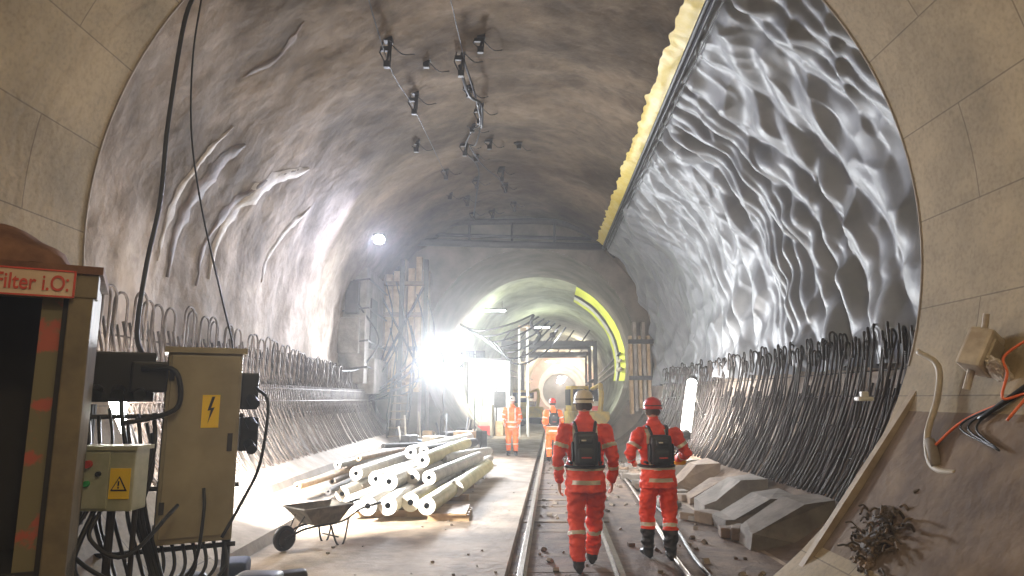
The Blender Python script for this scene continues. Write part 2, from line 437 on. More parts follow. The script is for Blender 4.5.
while y<19:
    L_=random.uniform(.45,.8); h=random.uniform(-.16,.02); x0=2.95+random.uniform(-.15,.25)
    vs,fs=extr([(x0,-.1),(x0,.14+h*.5),(x0+.12,.20+h*.5),(3.55,.50+h),(3.95,.54+h),(3.95,-.1)],y,y+L_)
    mb.add([v+V((random.uniform(-.04,.04),random.uniform(-.05,.05),random.uniform(-.03,.03))) for v in vs],fs,random.choice([0,1]))
    for q_ in range(4):
        s=random.uniform(.05,.17)
        mb.box((-s,-s*1.2,0),(s,s*1.2,s*1.1),random.choice([0,1]),Matrix.Translation((2.75+random.uniform(-.15,.5),y+L_+random.uniform(.0,.4),-.06))@Matrix.Rotation(random.random()*2,4,'Z'),bev=.02)
    y+=L_+random.uniform(.45,.8)
mb.obj('concrete_kicker_blocks',[KICKG,KICKB])
mb=MB()
prof=[(4.75,1.95),(4.25,1.97),(4.10,1.86),(3.4,.88),(2.62,-.12),(4.75,-.12)]
v_,f_=extr(prof,-13,6.78); mb.add(v_,f_,0)
mb.obj('kicker_slope',[KICKB])
mb=MB()
d=V((2.60-4.10,0,-.12-1.88)).normalized(); nn=V((-d.z,0,d.x))*-1
if nn.z<0: nn=-nn
a=V((4.14,6.72,1.93)); L_=2.55
q=[a+nn*.03,a+nn*.03+V((0,.09,0)),a-nn*.06+V((0,.09,0)),a-nn*.06]
vs=q+[p+d*L_ for p in q]
mb.add(vs,[(0,1,2,3),(7,6,5,4),(0,4,5,1),(1,5,6,2),(2,6,7,3),(3,7,4,0)])
mb.obj('edge_board',[mat('edge_timber',(.24,.18,.12),(.36,.29,.2),scale=5,rough=.7)])
# ------------------------------------------------------------ steel hood & brackets at portal
mb=MB()
hood=catm([(-4.35,24.5,6.2),(-4.25,24.5,7.2),(-3.8,24.5,7.7),(-2.5,24.5,8.25),(-.3,24.5,8.35),(1.8,24.5,8.3),(3.2,24.5,7.7),(3.9,24.5,7.0)],6)
mb.tube(hood,.12,0,8)
mb.tube([(-4.2,24.4,7.55),(3.5,24.4,7.35)],.14,0,8); mb.tube([(-4.0,24.6,7.9),(3.0,24.6,7.7)],.07,0,6)
for x in(-3.2,-1.6,0,1.6): mb.tube([(x,24.45,7.5),(x,24.45,8.3)],.05,0,6)
mb.obj('steel_portal_frame',[DARK],smooth=True)
hp=[(-2.26,11.3,.5),(-1.0,12.35,.55),(-.6,12.0,.3),(-2.1,13.6,.45),(-.76,15,.45),(-1.25,17,.4),(-1.9,18.5,.35),(-.3,19.5,.4),(-.2,21,.3),(-1.4,23.5,.4),(-1.0,18,.25),(-2.4,16,.25),(.1,23,.35),(-.95,14.0,.22),(-1.0,16.0,.2),(-1.1,20.2,.3),(-.6,17.2,.25),(-2.0,20.8,.2),(-1.5,21.8,.3),(-.7,23.8,.35),(-1.7,12.4,.15),(.2,17.5,.15)]
for i,(x,y,l) in enumerate(hp):
    mb=MB(); z=3.4+math.sqrt(27.9-x*x)+.1
    mb.box((x-.08,y-.08,z-.10),(x+.08,y+.08,z-.02),0,bev=.01)
    mb.tube([(x,y,z),(x+.02,y,z-l*.5),(x-.02,y,z-l)],.025,0,6)
    mb.tube([(x+.06,y,z),(x+.04,y,z-l)],.016,0,6)
    mb.box((x-.07,y-.05,z-l-.10),(x+.05,y+.05,z-l+.02),0,bev=.01)
    mb.tube([(x-.07,y,z),(x-.15,y,z-l*.6),(x-.05,y,z-l)],.014,0,5)
    mb.box((x-.14,y-.03,z-l*.55),(x+.04,y+.03,z-l*.38),0)
    mb.tube(catm([(x,y,z-.08),(x+.22,y+.2,z-.22),(x+.4,y+.5,z-.06)],4),.01,0,5)
    mb.obj('ceiling_hanger' if i==0 else f'ceiling_hanger.{i:03d}',[DARK])
mb=MB()
ch=catm([(-1.0,12.3,8.5),(-.8,13.5,8.2),(-.76,15,8.2),(-1.0,16,8.45),(-1.25,17,8.3),(-1.0,19,8.5),(-1.2,21.5,8.35),(-1.4,23.5,8.3)],6)
mb.tube(ch,.024,0,5)
mb.tube(catm([(-1.05,12.4,8.3),(-.9,13.2,8.05),(-.7,14.2,8.3),(-.72,15,8.1)],6),.035,0,5)
mb.tube(catm([(-.7,15,8.3),(-.9,15.8,8.0),(-1.1,16.6,8.25),(-.8,17.8,8.15),(-.35,19.5,8.3),(-.2,21,8.4)],6),.018,0,5)
mb.tube(catm([(-2.2,7.4,8.1),(-2.26,11.3,7.8),(-2.1,13.6,7.9),(-1.9,18.5,8.1)],6),.010,0,5)
mb.tube(catm([(-1.2,7.2,8.55),(-1.05,9.5,8.3),(-.95,12.3,8.4)],6),.010,0,5)
mb.obj('overhead_cable',[BLK],smooth=True)
mb=MB()
mb.tube(catm([(-3.58,6.95,6.38),(-3.68,6.9,5.9),(-3.76,6.9,4.7),(-3.77,6.9,3.85),(-3.80,6.8,3.1),(-3.72,6.6,2.4),(-3.45,6.3,2.1)],8),.024,0,8)
mb.tube(catm([(-3.52,6.95,6.4),(-3.6,7.0,5.6),(-3.55,7.0,4.68),(-3.33,6.9,3.8),(-3.0,6.8,2.8),(-2.72,6.5,2.25),(-2.6,6.1,2.1)],8),.010,0,6)
mb.obj('hanging_cable',[BLK],smooth=True)
# ------------------------------------------------------------ left formwork structure at portal
mb=MB()
x=-4.75;k=0
while x<-3.15:
    w=random.uniform(.14,.26); z0=2.0+random.uniform(-.2,.3); z1=6.1+random.uniform(0,1.0)-(abs(x+3.6))*.35
    mb.box((x,23.4+random.uniform(0,.25),z0),(x+w,23.9,z1),0 if k%3 else 1); x+=w+.05;k+=1
for z in(2.3,3.4,4.6,5.7): mb.box((-4.85,23.25,z),(-3.05,23.4,z+.14),1)
for xx in(-4.8,-3.95,-3.1): mb.box((xx,23.1,0),(xx+.14,23.28,6.6),2)
mb.tube([(-4.9,23.05,2.0),(-3.1,23.05,5.6)],.05,2,6); mb.tube([(-3.1,23.0,2.6),(-4.9,23.0,5.9)],.04,2,6)
mb.box((-3.35,24,.0),(-3.05,24.9,6.4),3)
mb.obj('timber_formwork',[WOOD,WOODD,DARK,KICK])
mb=MB()
for sx in(-3.95,-3.35):
    mb.tube([(sx,21.4,.3),(sx,23.0,2.6)],.04,0,6); mb.tube([(sx,21.4,1.2),(sx,23.0,3.5)],.025,0,6)
    for t in(.05,.5,.95): mb.tube([(sx,21.4+1.6*t,.3+2.3*t),(sx,21.4+1.6*t,1.2+2.3*t)],.02,0,6)
for k in range(10):
    t=k/9; mb.box((-3.95,21.4+1.6*t-.1,.3+2.3*t),(-3.35,21.4+1.6*t+.1,.33+2.3*t),1)
mb.obj('access_stair',[DARK,WOODD])
mb=MB()
def blk(x0,x1,y0,y1,z0,z1,m=0): mb.box((x0,y0,z0),(x1,y1,z1),m,bev=.04)
blk(-5.35,-4.5,20.4,23.2,2.2,5.8); blk(-5.3,-4.65,20.2,22,3.1,4.2,0); blk(-5.2,-4.3,21,23.3,1.9,3.0,0)
mb.box((-4.51,21.0,3.3),(-4.45,21.9,4.9),1); mb.box((-5.1,20.15,4.3),(-4.7,20.42,5.3),1)
for z in(2.6,3.4,4.4,5.3): mb.tube([(-5.2,20.3,z),(-4.4,20.3,z+.1),(-4.35,23,z)],.03,1,6)
mb.obj('concrete_niche_block',[KICKG,DARK])
mb=MB()
for i in range(9):
    z=random.uniform(4,5.8); x=-4.4+i*.18
    mb.tube(catm([(x,23.0,z),(x+.3,22.8,z-1.2),(x+.1,22.9,z-2.2),(x-.3-.2*i,21.5,1.6)],6),.024,0,5)
mb.tube(catm([(-4.7,20.2,4.6),(-4.2,21,3.6),(-4.6,20.5,2.7),(-4.9,19,2.5)],6),.03,0,5)
mb.obj('cable_bundle',[BLK],smooth=True)
mb=MB()
for i in range(5):
    x=4.25+.16*i; mb.box((x,24.2,1.2+.1*(i%3)),(x+.11,24.5,4.0+.5*(i%2)),i%2)
mb.box((4.2,24.0,2.4),(5.1,24.15,2.55),2); mb.box((4.2,24.0,3.7),(5.1,24.15,3.85),2)
mb.obj('timber_formwork.001',[WOOD,KICK,DARK])
# ------------------------------------------------------------ far tunnel contents
mb=MB()
mb.box((-2.2,33.5,0),(-.1,36.2,3.6),0,bev=.03); mb.box((-2.0,33.44,.2),(-1.1,33.5,2.2),1); mb.box((-.9,33.44,1.3),(-.3,33.5,2.1),2)
for x in(-2.2,-1.5,-.8,-.12): mb.box((x,33.4,0),(x+.06,33.5,3.6),2)
mb.box((-2.3,33.4,3.6),(0,36.3,3.72),2)
mb.obj('site_container',[WHITE,GRN,DARK])
mb=MB()
for x,y in((.35,31.5),(.75,31.5),(.35,33.5),(.75,33.5)): mb.tube([(x,y,0),(x,y,5.2)],.05,0,6)
for z in(1.8,3.4,5.1):
    mb.tube([(.35,31.5,z),(.75,31.5,z)],.04,0,6); mb.tube([(.35,31.5,z),(.35,33.5,z)],.04,0,6); mb.tube([(.75,31.5,z),(.75,33.5,z)],.04,0,6)
    mb.box((.3,31.4,z),(.85,33.6,z+.05),1)
mb.obj('scaffold_tower',[WHITE,WOOD],smooth=False)
mb=MB()
for i in range(7):
    a=V((-2.6+.3*i,30.5,5.2-.15*i)); b_=V((1.0+.25*i,30.8,5.6-.1*i))
    mb.tube(catm([a,a.lerp(b_,.3)-V((0,0,.5+.12*i)),a.lerp(b_,.7)-V((0,0,.35+.1*i)),b_],6),.045,0,5)
mb.tube(catm([(1.0,30.8,5.6),(.9,30.8,5.1),(1.3,30.8,4.6),(1.0,30.7,4.2)],6),.08,0,5)
mb.obj('cable_festoon',[BLK],smooth=True)
for i,(yy,h) in enumerate(((42,5.0),(58,5.4))):
    mb=MB(); c=xc3(yy)
    for sx in(-2.9,2.9): mb.box((c+sx-.12,yy-.12,0),(c+sx+.12,yy+.12,h),0); mb.box((c+sx-.1,yy+2.9,0),(c+sx+.1,yy+3.1,h),0); mb.box((c+sx-.1,yy,h*.55),(c+sx+.1,yy+3,h*.55+.2),0)
    mb.box((c-3.0,yy-.14,h),(c+3.0,yy+.14,h+.3),0); mb.box((c-3.0,yy+2.9,h),(c+3.0,yy+3.1,h+.3),0)
    for k in range(6): mb.tube([(c-2.9+k,yy,h+.3),(c-2.4+k,yy,h+1.0)],.05,0,5)
    for k in range(9): mb.box((c-2.9+k*.65,yy,h+.3),(c-2.4+k*.65,yy+3,h+.36),1)
    mb.obj('service_gantry' if i==0 else 'service_gantry.001',[DARK,WOODD])
mb=MB()
for a,r_ in((-4,.09),(2,.06),(7,.05),(176,.08),(170,.05)):
    mb.tube([V((xc3(yy)+3.8*math.cos(math.radians(a)),yy,3.4+3.8*math.sin(math.radians(a)))) for yy in lin(31.5,84,12)],r_,0 if r_>.055 else 1,6)
mb.obj('service_pipes',[GREYH,BLK],smooth=True)
mb=MB()
for i in range(46):
    y=random.uniform(29,70); sd=random.choice([-1,1]); x=xc3(y)+sd*random.uniform(1.9,2.9) if sd<0 else xr(y)+random.uniform(1.9,3.0); s=random.uniform(.25,.7)
    mb.box((-s*.6,-s,0),(s*.6,s,random.uniform(.4,1.7)),random.choice([0,1,2,3,4]),Matrix.Translation((x,y,-.05))@Matrix.Rotation(random.uniform(-.4,.4),4,'Z'),bev=.03)
mb.obj('stacked_materials',[DARK,WOOD,GREYH,CAB,SRED])
def digger(name,loc,rot):
    E=empty(name,loc,rot)
    mb=MB()
    for sx in(-.75,.5):
        pr=catm([(0,-1.0,.12),(0,1.0,.12),(0,1.2,.3),(0,1.0,.5),(0,-1.0,.5),(0,-1.2,.3),(0,-1.0,.12)],4)
        n_=len(pr); mb.add([V((sx,p.y,p.z)) for p in pr]+[V((sx+.3,p.y,p.z)) for p in pr],[(i,i+1,n_+i+1,n_+i) for i in range(n_-1)]+[tuple(range(n_-1)),tuple(range(2*n_-2,n_-1,-1))],0)
    mb.obj('tracks',[BLK],E)
    mb=MB(); mb.box((-.75,-1.1,.55),(.8,1.0,1.25),0,bev=.08); mb.box((-.7,-.3,1.25),(.1,.9,2.35),0,bev=.07); mb.box((-.62,-.33,1.55),(.02,-.29,2.2),1); mb.box((-.74,-.15,1.5),(-.69,.75,2.2),1)
    mb.obj('cab_body',[MYEL,BLK],E)
    mb=MB(); mb.tube([(.4,-.9,1.1),(.45,-1.1,2.0),(.45,-.9,2.4)],.11,0,6); mb.tube([(.45,-.9,2.4),(.45,.6,2.2)],.09,0,6); mb.box((.2,.4,1.8),(.7,.8,2.2),1,bev=.05)
    mb.obj('boom',[MYEL,DARK],E)
digger('mini_excavator',(3.25,30,-.05),math.radians(8))
digger('mini_excavator.001',(1.0,46,-.05),math.radians(20))
mb=MB()
for i in range(40):
    x=random.uniform(-3.4,-.9); y=random.uniform(19,24.5); s=random.uniform(.15,.45); h=random.uniform(.15,.8)
    M_=Matrix.Translation((x,y,0))@Matrix.Rotation(random.random()*3,4,'Z')
    mb.box((-s/2,-s*.7,0),(s/2,s*.7,h),random.choice([0,0,1,2,3]),M_,bev=.02)
for i in range(18):
    x=random.uniform(-3.3,-1.0);y=random.uniform(18,23); mb.tube([(x,y,.1),(x+random.uniform(-.5,.5),y+random.uniform(.2,1.5),random.uniform(.5,1.4))],.03,random.choice([0,3]),6)
mb.obj('equipment_heap',[DARK,CAB,WOOD,GREYH])
mb=MB()
for i in range(8):
    x=-1.75-.09*i; y=17.2+.45*i
    M_=Matrix.Translation((x,y,.06+.05*i))@Matrix.Rotation(.35+random.uniform(-.2,.2),4,'Z')@Matrix.Rotation(random.uniform(-.12,.35),4,'Y')
    mb.box((-.55,-.8,0),(.5,.8,.04),i%3,M_)
mb.obj('sheet_stack',[GREYH,mat('blue_sheet',(.12,.18,.26),(.2,.27,.35),scale=4),WOOD])
# ------------------------------------------------------------ membrane rolls
mb=MB()
R_=.135
def roll(x,y,z,l,r,m,dx=.085,dz=0,me=0):
    mb.disc_ring((x,y,z),(dx,1,dz),r*.32,r,l,m,me,3)
rows=[(0,[0,.28,.56,.84,1.12],.0),(1,[.14,.42,.70,.98],.8),(2,[.35,.80],2.0)]
for rw,xs,yo in rows:
    for i,x in enumerate(xs):
        rr=R_*random.uniform(.85,1.03)
        mt=random.choice([0,1,1,1,2]) if rw else [0,1,0,1,2][i]
        roll(-2.34+x,9.95+yo*random.uniform(.6,1.8)+random.uniform(-.12,.3),.10+R_+rw*.235,random.uniform(3.6,6.2),rr,mt,random.uniform(.05,.17))
roll(-.95,11.6,.12+R_,4.0,R_,2,.10); roll(-2.8,11.4,.2,4.8,.12,1,.10,0,1); roll(-2.72,12.0,.46,4.2,.12,1,.14,.02,1)
roll(-1.7,13.2,.75,3.9,.10,3,.2,-.02,1);roll(-1.35,13.2,.6,3.4,.10,1,.24,-.03,1);roll(-2.1,14.2,.7,3.6,.09,3,.17,-.03,1);roll(-1.0,14.6,.15,4.0,.10,1,.1,0,1)
roll(-3.2,12.6,.55,4.5,.07,1,.12,-.01,1);roll(-3.0,13.4,.6,5.0,.06,4,.10,-.02,4);roll(-2.6,13.8,.8,4.5,.05,3,.2,-.05,3);roll(-3.3,10.6,.42,5.0,.06,4,.07,-.01,4);roll(-2.9,10.9,.30,3.4,.05,3,.02,0,3)
for y in(10.4,12.0,13.6): mb.box((-2.6,y,.0),(-.75,y+.14,.10),4)
for k in range(4): mb.box((-1.22,10.05+.2*k,.0),(-.62,10.15+.2*k,.09),4)
mb.box((-1.2,10.0,.09),(-.66,10.9,.115),4)
mb.obj('membrane_roll_pile',[WHITE,ROLLG,ROLLY,INTER,WOOD],smooth=False)
mb=MB()
for i in range(14):
    x=-3.5+.12*i; y=12.4+random.uniform(-.8,1.6)
    mb.disc_ring((x,y,.40+.05*random.random()-(.03*i)),(random.uniform(.0,.16),1,0),.03,.055,random.uniform(3,6),i%2,None,2)
for i in range(8):
    mb.box((-3.3+.25*i,16.0+.3*i,.05+.05*i),(-3.1+.25*i,19.5,.13+.05*i),3)
mb.obj('pipe_bundle',[ROLLG,KICK,INTER,WOOD])
# ------------------------------------------------------------ wheelbarrow
Wb=empty('wheelbarrow',(-2.36,8.45,0),math.radians(48)); Wb.scale=(.78,)*3
def ringp(z,x0,x1,yh,n=6): 
    return [V((x0,-yh,z)),V((x1,-yh,z)),V((x1,yh,z)),V((x0,yh,z))]
top=ringp(.60,-.42,.44,.31); bot=ringp(.34,-.18,.26,.20); it=ringp(.585,-.40,.42,.29); ib=ringp(.36,-.16,.24,.18)
mb=MB(); mb.add(top+bot+it+ib,[(0,1,5,4),(1,2,6,5),(2,3,7,6),(3,0,4,7),(7,6,5,4),(0,8,9,1),(1,9,10,2),(2,10,11,3),(3,11,8,0),(8,12,13,9),(9,13,14,10),(10,14,15,11),(11,15,12,8),(12,15,14,13)],0)
loop=top+[top[0]]; mb.tube(loop,.014,0,6)
mb.obj('tray',[mat('barrow_tray',(.13,.12,.10),(.24,.21,.17),scale=8,rough=.6,metal=.3)],Wb)
mb=MB()
for s in(-1,1):
    mb.tube(catm([(-.55,.05*s,.19),(-.25,.12*s,.30),(.3,.2*s,.34),(.6,.27*s,.50),(.95,.29*s,.56)],5),.016,0,8)
    mb.tube(catm([(.12,.17*s,.33),(.22,.22*s,.02),(.34,.22*s,.02),(.42,.22*s,.38)],4),.014,0,8)
    mb.tube([(.82,.286*s,.54),(.98,.292*s,.565)],.022,1,8)
    mb.tube([(-.48,.06*s,.19),(-.3,.14*s,.5)],.011,0,6)
mb.tube([(.24,-.22,.12),(.24,.22,.12)],.012,0,6)
mb.obj('frame',[DARK,BLK],Wb,True)
mb=MB()
mb.tube([V((-.55+.145*math.cos(a),0,.185+.145*math.sin(a))) for a in lin(0,2*math.pi,24)],.04,0,8)
mb.disc_ring((-.55,-.035,.185),(0,1,0),.02,.11,.07,1); mb.tube([(-.55,-.08,.185),(-.55,.08,.185)],.015,1,8)
mb.obj('wheel',[BLK,DARK],Wb,True)
# ------------------------------------------------------------ booth with sign
B=empty('filter_booth',(-2.66,4.2,0),math.radians(29))
mb=MB()
mb.box((-.13,-.04,.45),(0,.10,2.46),0,bev=.01)
mb.box((-1.3,-.05,2.37),(.02,.10,2.52),0,bev=.01)
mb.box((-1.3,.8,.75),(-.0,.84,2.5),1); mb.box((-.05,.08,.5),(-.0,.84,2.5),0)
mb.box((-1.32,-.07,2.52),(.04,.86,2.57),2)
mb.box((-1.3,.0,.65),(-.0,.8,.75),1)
mb.box((-.16,.0,.6),(-.13,.06,2.37),1)
mb.box((-.27,.02,.6),(-.16,.05,2.37),3)
mb.obj('frame',[BOOTH,INTER,RUST,PINK],B)
mb=MB(); mb.box((-.75,-.085,2.36),(-.10,-.055,2.53),0,bev=.006)
mb.obj('sign_board',[SIGNW],B)
mb=MB(); 
for a,b_ in(((-.75,-.092,2.36),(-.10,-.085,2.37)),((-.75,-.092,2.52),(-.10,-.085,2.53)),((-.112,-.092,2.36),(-.10,-.085,2.53))): mb.box(a,b_,0)
mb.tube([(-.142,-.085,2.468),(-.142,-.095,2.468)],.008,0,10)
mb.obj('sign_border',[SRED],B)
def text(name,s,loc,size,m,parent,rot=(math.pi/2,0,0),al='LEFT',sx=1):
    c=bpy.data.curves.new(name,'FONT'); c.body=s; c.size=size; c.extrude=.002; c.offset=size*.012; c.align_x=al
    c.materials.append(m); o=bpy.data.objects.new(name,c); o.location=loc; o.rotation_euler=rot; o.scale=(sx,1,1); return link(o,parent)
text('sign_text','Filter i.O.',(-.130,-.09,2.40),.135,SRED,B,al='RIGHT',sx=.72)
P,F=grid(lambda u,v:V((-1.3+u*1.15,-.05+v*.85,2.57+.30*max(0,math.sin(math.pi*u))**.5*math.sin(math.pi*v)**.5+.05*noise.noise(V((u*5,v*5,1))))),lin(0,1,24),lin(0,1,16))
mesh('roof_canvas',P,F,RUST,B,True)
mb=MB(); mb.box((-1.25,.0,0),(-.0,.8,.65),0); mb.obj('plinth',[KICKB],B)
# ------------------------------------------------------------ electrical rack
X=empty('electrical_distribution_cabinet',(0,0,0))
Mc=Matrix.Translation((-2.68,5.9,0))@Matrix.Rotation(math.radians(27),4,'Z')
mb=MB(); mb.box((-.31,-.02,.55),(.29,.36,2.16),0,Mc,bev=.015); mb.box((-.28,-.045,.60),(.27,-.015,2.12),0,Mc,bev=.008)
mb.box((-.34,-.06,2.14),(.32,.38,2.19),0,Mc)
mb.box((-.315,-.03,.62),(-.305,.3,2.1),1,Mc)
for z in(.8,1.9): mb.box((-.29,-.055,z),(-.25,-.03,z+.1),1,Mc)
mb.box((.20,-.065,1.3),(.24,-.04,1.45),1,Mc)
mb.obj('housing',[CAB,DARK],X)
mb=MB(); mb.box((-.02,-.052,1.50),(.12,-.046,1.78),0,Mc); 
bolt=[(.065,1.765),(.035,1.645),(.06,1.65),(.04,1.53),(.09,1.675),(.062,1.668),(.09,1.765)]
mb.add([Mc@V((x-.01,-.056,z)) for x,z in bolt],[tuple(range(7))],1)
mb.obj('high_voltage_sign',[SYEL,SBLK],X)
mb=MB()
mb.box((-.88,.05,1.72),(-.40,.35,2.14),0,Mc,bev=.02); mb.box((-.58,-.04,1.80),(-.30,.08,2.06),0,Mc,bev=.02)
for i in range(3): mb.tube([Mc@V((-.82+.16*i,.06,1.82)),Mc@V((-.82+.16*i,-.06,1.78))],.05,0,10)
mb.box((.30,.1,1.65),(.45,.35,1.98),0,Mc,bev=.015); mb.box((.31,.1,1.28),(.47,.32,1.58),0,Mc,bev=.015)
for i in range(3): mb.tube([Mc@V((.39,.1,1.75-.2*i)),Mc@V((.41,-.02,1.7-.2*i))],.045,0,10)
mb.obj('socket_boxes',[BLK],X)
mb=MB()
for a in((-.85,.1),(-.3,.1),(.27,.1),(.27,.34),(-.85,.34)):
    mb.tube([Mc@V((a[0],a[1],.02 if a[0]>-.5 else .75)),Mc@V((a[0],a[1],1.7 if a[0]<-.5 else .7))],.025,0,6)
for z in(.5,1.0,1.6): mb.tube([Mc@V((-.88,.08,z)),Mc@V((.33,.08,z))],.022,0,6)
mb.obj('rack',[DARK],X)
mb=MB()
for i in range(10):
    x0=-.85+.07*i; x1=x0+random.uniform(-.1,.2); z0=random.uniform(1.4,1.8)
    if x1>-.35: x1=-.35-random.uniform(0,.2)
    mb.tube(catm([Mc@V((min(x0,-.38),.0,z0)),Mc@V((min(x0+.05,-.36),-.10,z0-.3)),Mc@V((x1,-.12,.85)),Mc@V((x1+.1,-.05,.5)),Mc@V((x1+.2,-.1,.2))],6),random.choice([.012,.015,.018]),0,6)
mb.tube(catm([Mc@V((-.5,-.06,2.0)),Mc@V((-.25,-.14,1.98)),Mc@V((-.2,-.15,1.7)),Mc@V((-.36,-.12,1.6)),Mc@V((-.6,-.1,1.55))],6),.022,0,6)
mb.tube(catm([Mc@V((.41,0,1.85)),Mc@V((.51,-.12,1.7)),Mc@V((.47,-.15,1.2)),Mc@V((.36,-.1,.9)),Mc@V((.2,-.15,.6))],6),.014,0,6)
mb.tube(catm([Mc@V((-.2,-.1,.2)),Mc@V((0,-.16,.4)),Mc@V((.05,-.14,.8)),Mc@V((.04,-.08,1.0))],6),.014,0,6)
for i in range(7):
    x0=-.25+.08*i
    mb.tube(catm([Mc@V((x0,.1,.56)),Mc@V((x0+.03,.0,.35)),Mc@V((x0-.1,-.1,.12)),Mc@V((x0-.2+.1*i,-.35,.03))],6),.016,0,6)
mb.obj('cables',[BLK],X,True)
X2=empty('control_box',(0,0,0))
mb=MB(); mb.box((-3.22,5.1,.93),(-2.80,5.3,1.38),0,bev=.012); mb.box((-3.20,5.085,.95),(-2.98,5.10,1.36),1,bev=.005); mb.box((-3.24,5.08,1.37),(-2.78,5.32,1.40),0)
mb.tube([(-3.0,5.2,.3),(-3.0,5.2,.95)],.03,2,8); mb.tube([(-2.85,5.25,.02),(-2.85,5.25,.95)],.02,2,8)
mb.tube([(-3.13,5.09,1.27),(-3.13,5.05,1.27)],.028,3,12); mb.tube([(-3.13,5.09,1.13),(-3.13,5.06,1.13)],.022,4,12); mb.tube([(-3.05,5.09,1.2),(-3.05,5.06,1.2)],.018,5,12)
mb.obj('housing',[GRN,GRN,DARK,SRED,SGRN,SBLK],X2)
mb=MB()
def tri(cx,cz,s,y,m): mb.add([V((cx-s,y,cz-s*.85)),V((cx+s,y,cz-s*.85)),V((cx,y,cz+s*.9))],[(0,1,2)],m)
mb.box((-2.97,5.088,1.02),(-2.82,5.095,1.24),0)
tri(-2.895,1.13,.062,5.084,1); tri(-2.895,1.128,.046,5.080,0); mb.box((-2.90,5.074,1.115),(-2.89,5.078,1.15),1); mb.box((-2.90,5.074,1.097),(-2.89,5.078,1.107),1)
mb.obj('warning_sign',[SYEL,SBLK],X2)
mb=MB()
mb.tube(catm([(-3.15,5.15,.93),(-3.2,5.05,.7),(-2.9,5.0,.5),(-2.6,5.3,.3)],6),.016,0,6)
mb.tube(catm([(-3.05,5.15,.93),(-3.05,5.05,.75),(-2.8,5.1,.62),(-2.7,5.6,.9)],6),.016,0,6)
mb.tube(catm([(-3.1,5.15,.93),(-3.12,5.0,.6),(-2.95,4.95,.4),(-2.7,5.1,.1)],6),.02,0,6)
mb.obj('cables',[BLK],X2,True)
mb=MB()
for i,(x,y,s) in enumerate(((-2.3,6.4,.2),(-2.55,6.1,.2),(-2.75,7.0,.18),(-3.0,6.4,.2),(-2.1,6.75,.13))):
    M_=Matrix.Translation((x,y,s*.5))@Matrix.Rotation(i*.9,4,'Z')
    mb.box((-s,-s*.7,-s*.5),(s,s*.7,s*.45),i%3,M_,bev=s*.28)
mb.obj('rubble_sacks',[BLK,DARK,mat('blue_sack',(.04,.06,.12),rough=.6)],smooth=True)
# ------------------------------------------------------------ foreground clutter on the kicker
mb=MB()
def crump(c,s,m,seed,rot):
    bm=bmesh.new(); bmesh.ops.create_icosphere(bm,subdivisions=4,radius=1); bm.verts.index_update()
    vs=[]
    for v in bm.verts:
        d=1+.45*noise.noise(v.co*1.3+V((seed,0,0)))+.3*abs(noise.noise(v.co*3+V((0,seed,0))))+.12*noise.noise(v.co*7)
        p=V((v.co.x*s[0]*d,v.co.y*s[1]*d,v.co.z*s[2]*d)); p.rotate(Matrix.Rotation(rot,3,'Y')); vs.append(V(c)+p)
    fs=[[v.index for v in f.verts] for f in bm.faces]; bm.free(); mb.add(vs,fs,m)
crump((4.02,5.55,1.98),(.13,.10,.05),0,3,.9)
Mj=Matrix.Translation((4.0,5.7,2.14))@Matrix.Rotation(.5,4,'Y')@Matrix.Rotation(.5,4,'Z')
mb.box((-.13,-.10,-.18),(.13,.10,.18),0,Mj,bev=.03); mb.box((-.08,-.12,-.11),(.08,-.09,.11),1,Mj,bev=.01)
mb.tube([Mj@V((-.08,0,.18)),Mj@V((-.14,0,.30))],.025,0,8); mb.tube([Mj@V((.0,.02,-.14)),Mj@V((.05,.02,-.34))],.03,0,8)
mb.obj('junction_box',[mat('dirty_plastic',(.36,.30,.24),(.56,.50,.42),scale=6,rough=.5),GREYH],smooth=False)
mb=MB()
mb.tube(catm([(3.95,6.5,2.2),(4.0,6.3,2.05),(3.90,6.2,1.75),(3.72,6.1,1.45),(3.65,6.0,1.22),(3.6,5.8,1.15),(3.62,5.6,1.15)],8),.028,0,8)
mb.tube(catm([(3.70,6.05,1.38),(3.62,5.85,1.18)],2),.045,1,10)
mb.obj('grout_hose',[GREYH,KICK],smooth=True)
mb=MB()
mb.tube(catm([(4.2,5.2,2.3),(4.02,5.45,2.1),(3.98,5.4,1.95),(3.92,5.4,1.75),(4.0,5.25,1.78),(3.86,5.3,1.58)],8),.011,0,6)
mb.tube(catm([(4.2,5.0,1.98),(4.0,5.4,1.75),(3.85,5.8,1.56),(3.66,6.0,1.30)],8),.011,0,6)
mb.obj('orange_cable',[ORC],smooth=True)
mb=MB()
mb.tube(catm([(4.2,5.1,2.05),(4.0,5.3,1.82),(3.85,5.6,1.58)],8),.02,0,6)
for i in range(3):
    mb.tube(catm([(4.15,5.0+.1*i,1.98-.05*i),(3.97,5.4,1.73),(3.82,5.6+.1*i,1.52),(3.7,5.2,1.36)],8),.009,0,5)
mb.obj('power_cable',[BLK],smooth=True)
def slope_z(x): return (x-2.62)/(3.4-2.62)*1.0-.12 if x<3.4 else .88+(x-3.4)/.7*.98
mb=MB()
for i in range(120):
    x=random.gauss(3.13,.10);y=random.gauss(6.0,.16)
    z0=slope_z(x)+.02+random.uniform(0,.05)
    p=V((x,y,z0)); d=V((random.uniform(-.12,.12),random.uniform(-.14,.14),random.uniform(-.02,.06)))
    mb.tube(catm([p,p+d*.5+V((0,0,.03)),p+d],4),random.uniform(.006,.014),0 if i%3 else 1,5)
crump((3.12,6.0,slope_z(3.12)+.02),(.16,.18,.05),0,5,-.9); crump((3.25,6.1,slope_z(3.25)+.03),(.1,.12,.05),0,15,-.9); crump((3.02,5.95,slope_z(3.0)+.03),(.09,.1,.05),1,25,-.9)
